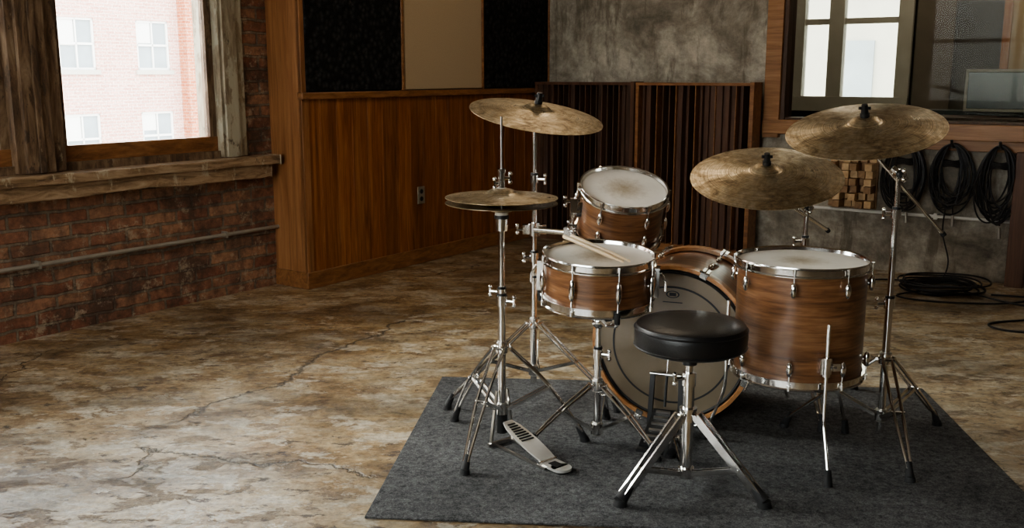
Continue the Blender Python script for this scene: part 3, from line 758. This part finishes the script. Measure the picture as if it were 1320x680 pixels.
# left crash stand
cx, cy = .085, 3.72; rot1 = (R2D(11), R2D(8.4), 0); n1 = axis(rot1); o1 = Vector((.095,3.71,1.125))
b = B('cymbal_stand')
tripod(b, (cx,cy), (R2D(207), R2D(327), R2D(87)), .36, .30, .11, .015)
b.cyl((cx,cy,.06), (cx,cy,.56), .0125, CHROME); b.cyl((cx,cy,.54), (cx,cy,.86), .0105, CHROME); b.cyl((cx,cy,.84), (cx,cy,1.05), .008, CHROME)
collar(b, cx, cy, .56, .018, .035, R2D(200)); collar(b, cx, cy, .86, .017, .03, R2D(-20)); collar(b, cx, cy, .47, .018, .02, R2D(-10))
b.cyl((cx,cy-.014,1.05), (cx,cy+.014,1.05), .014, CHROME); b.cyl((cx,cy,1.05), o1-n1*.03, .006, CHROME); wing(b, (cx+.01,cy,1.05), R2D(-10), .02)
# tom arm & clamp
z = .668
b.cyl((cx,cy,z-.025), (cx,cy,z+.025), .024, CHROME); b.obox((cx-.045,cy,z), (cx+.045,cy,z), .03, .036, CHROME); wing(b, (cx-.04,cy,z), R2D(180), .025)
b.cyl((cx,cy-.02,z), (.222,3.63,z), .0105, CHROME); b.obox((.195,3.63,z), (.24,3.62,z), .034, .042, CHROME)
b.cyl((.222,3.625,z-.04), (.228,3.62,.80), .0065, CHROME, seg=12); b.cyl((.226,3.62,.73), (.228,3.62,.80), .014, CHROME)
b.cyl((.228,3.62,.775), (.262,3.615,.775), .008, CHROME); b.obox((.215,3.6,.775), (.25,3.6,.775), .03, .05, CHROME)
wing(b, (.215,3.60,.79), R2D(180), .02); wing(b, (.24,3.60,.70), R2D(180), .03); wing(b, (.222,3.60,z), R2D(-90), .025)
mount(b, o1, n1); b.done()
cymbal('crash_cymbal', .252, o1, rot1)

# snare stand
sx0, sy0 = .290, 3.205
b = B('snare_stand')
tripod(b, (sx0,sy0), (R2D(197), R2D(318), R2D(77)), .235, .215, .06, .013, .005, bulge=.004)
b.cyl((sx0,sy0,.04), (sx0,sy0,.33), .012, CHROME); b.cyl((sx0,sy0,.32), (sx0,sy0,.43), .0095, CHROME)
collar(b, sx0, sy0, .325, .017, .032, R2D(-30)); b.ball((sx0,sy0,.435), .022, CHROME, (1,1,1.1)); wing(b, (sx0+.015,sy0,.44), R2D(10), .03)
for a in (R2D(-78), R2D(42), R2D(162)):
    d = Vector((math.cos(a), math.sin(a), 0)); C = Vector((sx0,sy0,0)); dz = -.07*d.y*.9
    e = C+d*.194+Vector((0,.012,.49+.07*d.y*.9))
    b.obox(C+d*.015+Vector((0,0,.445)), C+d*.10+Vector((0,.006,.462+.02*d.y)), .014, .010, CHROME)
    b.tube(catmull([C+d*.09+Vector((0,.006,.46+.02*d.y)), C+d*.15+Vector((0,.01,.468+.012*d.y)), C+d*.198+Vector((0,.012,.482+.014*d.y)), C+d*.204+Vector((0,.012,.52+.014*d.y))], 5), .006, CHROME, 8)
    b.cyl(C+d*.201+Vector((0,.012,.487+.014*d.y)), C+d*.204+Vector((0,.012,.522+.014*d.y)), .0095, RUBBER)
b.done()

# boom cymbal stands
def boomstand(base, joint_z, top, tail, rot, angs, rf, hub, low):
    b = B('cymbal_stand'); x, y = base; n_ = axis(rot)
    tripod(b, base, angs, rf, hub, low, .015)
    b.cyl((x,y,.05), (x,y,.50), .0125, CHROME); b.cyl((x,y,.48), (x,y,joint_z-.12), .0105, CHROME); b.cyl((x,y,joint_z-.14), (x,y,joint_z), .0085, CHROME)
    collar(b, x, y, .50, .018, .035, R2D(180)); collar(b, x, y, joint_z-.13, .016, .03, R2D(180))
    J = Vector((x,y,joint_z)); top = Vector(top); tail = Vector(tail)
    b.cyl(J-Vector((0,.018,0)), J+Vector((0,.018,0)), .018, CHROME); b.cyl(J-Vector((0,.03,0)), J-Vector((0,.018,0)), .012, BLACK); wing(b, J-Vector((0,.02,0)), R2D(-90), .02)
    K = top-n_*.075
    b.cyl(tail, K, .0062, CHROME, seg=12); b.cyl(tail, tail+(tail-J).normalized()*.012, .009, RUBBER)
    b.cyl(J+(K-J).normalized()*-.03, J+(K-J).normalized()*.03, .012, CHROME)
    b.cyl(K-Vector((0,.011,0)), K+Vector((0,.011,0)), .011, CHROME); b.cyl(K, top-n_*.03, .0055, CHROME, seg=10); wing(b, K, R2D(20), .02)
    mount(b, top, n_); b.done()
rotA = (R2D(18), R2D(-5), 0); oA = Vector((.886,3.43,.925))
boomstand((1.095,3.63), .765, oA, (1.205,3.725,.665), rotA, (R2D(270), R2D(30), R2D(150)), .31, .29, .10)
cymbal('ride_cymbal', .262, oA, rotA)
rotB = (R2D(15.5), R2D(-10.5), 0); oB = Vector((1.140,3.212,1.098))
boomstand((1.258,3.20), .930, oB, (1.412,3.195,.738), rotB, (R2D(33), R2D(266), R2D(150)), .315, .31, .11)
cymbal('crash_cymbal', .250, oB, rotB)

# throne
tx, ty = .530, 2.83
b = B('drum_throne')
prof = [(.001,.450), (.125,.450), (.150,.453), (.162,.462), (.166,.478), (.167,.500), (.166,.516), (.160,.528), (.148,.534), (.10,.537), (.05,.538), (.001,.538)]
Mt = Matrix.Translation((tx,ty,-.004))
b.lathe(prof, VINYL, Mt, 72)
b.lathe([(.1655,.514), (.1685,.517), (.1655,.520)], VINYL, Mt, 72); b.lathe([(.1655,.462), (.168,.465), (.165,.468)], VINYL, Mt, 72)
b.box((tx-.05,ty-.05,.436), (tx+.05,ty+.05,.448), BLACK); b.cyl((tx,ty,.40), (tx,ty,.44), .022, BLACK)
b.cyl((tx,ty,.26), (tx,ty,.44), .0115, CHROME); b.cyl((tx,ty,.045), (tx,ty,.34), .017, CHROME)
b.cyl((tx,ty,.335), (tx,ty,.375), .021, CHROME); wing(b, (tx-.018,ty-.01,.36), R2D(200), .03)
C = Vector((tx,ty,0))
for a in (R2D(211), R2D(326), R2D(92)):
    d = Vector((math.cos(a), math.sin(a), 0)); sd = Vector((-d.y, d.x, 0))
    top = C+d*.03+Vector((0,0,.245)); foot = C+d*.235+Vector((0,0,RZ+.03)); low = C+d*.02+Vector((0,0,.06)); mid = top.lerp(foot, .68)
    for s_ in (-1, 1):
        b.obox(top+sd*.014*s_, foot+sd*.011*s_, .007, .024, CHROME, sd)
        b.obox(low+sd*.008*s_, mid+sd*.008*s_, .004, .016, CHROME, sd)
    b.cyl(top-sd*.02, top+sd*.02, .006, CHROME); b.cyl(mid-sd*.018, mid+sd*.018, .005, CHROME)
    b.cyl(foot+Vector((-d.x*.03,-d.y*.03,.03)), foot+d*.012-Vector((0,0,.012)), .014, RUBBER, .020)
    b.cyl(foot+d*.012-Vector((0,0,.012)), Vector((foot.x+d.x*.015, foot.y+d.y*.015, RZ)), .020, RUBBER, .021)
b.cyl((tx,ty,.225), (tx,ty,.265), .027, CHROME); b.cyl((tx,ty,.045), (tx,ty,.075), .025, CHROME)
b.done()

# ------------------------------------------------------------------ light
w = bpy.data.worlds.new('overcast_sky'); sc.world = w; w.use_nodes = True; nt = w.node_tree
bg = nt.nodes['Background']; tc = nd(nt, 'ShaderNodeTexCoord'); sx = nd(nt, 'ShaderNodeSeparateXYZ'); nt.links.new(tc.outputs['Generated'], sx.inputs[0])
c = ramp(nt, sx.outputs[2], [(.0, (.55,.54,.52)), (.08, (.94,.94,.93)), (.6, (.88,.91,.95))])
nt.links.new(c, bg.inputs['Color']); bg.inputs['Strength'].default_value = 13.0
def frame_dir(s, w, z): return LM.to_3x3() @ Vector((s, -w, z))
# soft hazy daylight over the roofs, coming in through the left-hand windows
sl = bpy.data.lights.new('hazy_sun', 'SUN'); so = bpy.data.objects.new('hazy_sun', sl); sc.collection.objects.link(so)
sl.energy = 7.0; sl.angle = R2D(28); sl.color = (1.0,.95,.87)
so.rotation_euler = frame_dir(.22,.80,-.53).normalized().to_track_quat('-Z', 'Y').to_euler()
# added out-of-view fill lights, each with a made-up ceiling box
def ceiling_fill(s, w, sx_, sy_, power, col):
    bb = B('ceiling_fill_box'); bb.box((s-sx_/2-.03,-w-sy_/2-.03,H-.07), (s+sx_/2+.03,-w+sy_/2+.03,H), WHITE); bb.done(A0, LROT)
    l = bpy.data.lights.new('ceiling_fill', 'AREA'); l.shape = 'RECTANGLE'; l.size = sx_; l.size_y = sy_; l.energy = power; l.color = col
    o = bpy.data.objects.new('ceiling_fill', l); sc.collection.objects.link(o)
    p = LM @ Vector((s, -w, H-.08)); o.location = p; o.rotation_euler = (0, 0, PHI)
ceiling_fill(-1.9, 1.7, 1.8, .9, 26, (1,.93,.84))
ceiling_fill(2.6, 1.7, 1.2, .5, 12, (1,.82,.60)); ceiling_fill(2.9, 4.3, 1.2, .5, 9, (1,.86,.70))
for x, y, e in ((3.0, 1.5, 26), (1.7, 1.3, 18)):  # unseen point lights added to brighten the control room
    pl = bpy.data.lights.new('control_room_fill', 'POINT'); pl.energy = e; pl.shadow_soft_size = .15; pl.color = (1,.87,.70)
    po = bpy.data.objects.new('control_room_fill', pl); sc.collection.objects.link(po); po.location = BM @ Vector((x, y, 2.6))
# camera
cam = bpy.data.cameras.new('camera'); co = bpy.data.objects.new('camera', cam); sc.collection.objects.link(co)
cam.sensor_width = 36; cam.lens = 36*1270/1320; co.location = (0,0,1.25); co.rotation_euler = (math.pi/2-math.atan(245/1270), 0, 0)
cam.clip_start = .05; cam.clip_end = 200
sc.camera = co
try: sc.view_settings.look = 'AgX - Medium High Contrast'
except Exception: pass
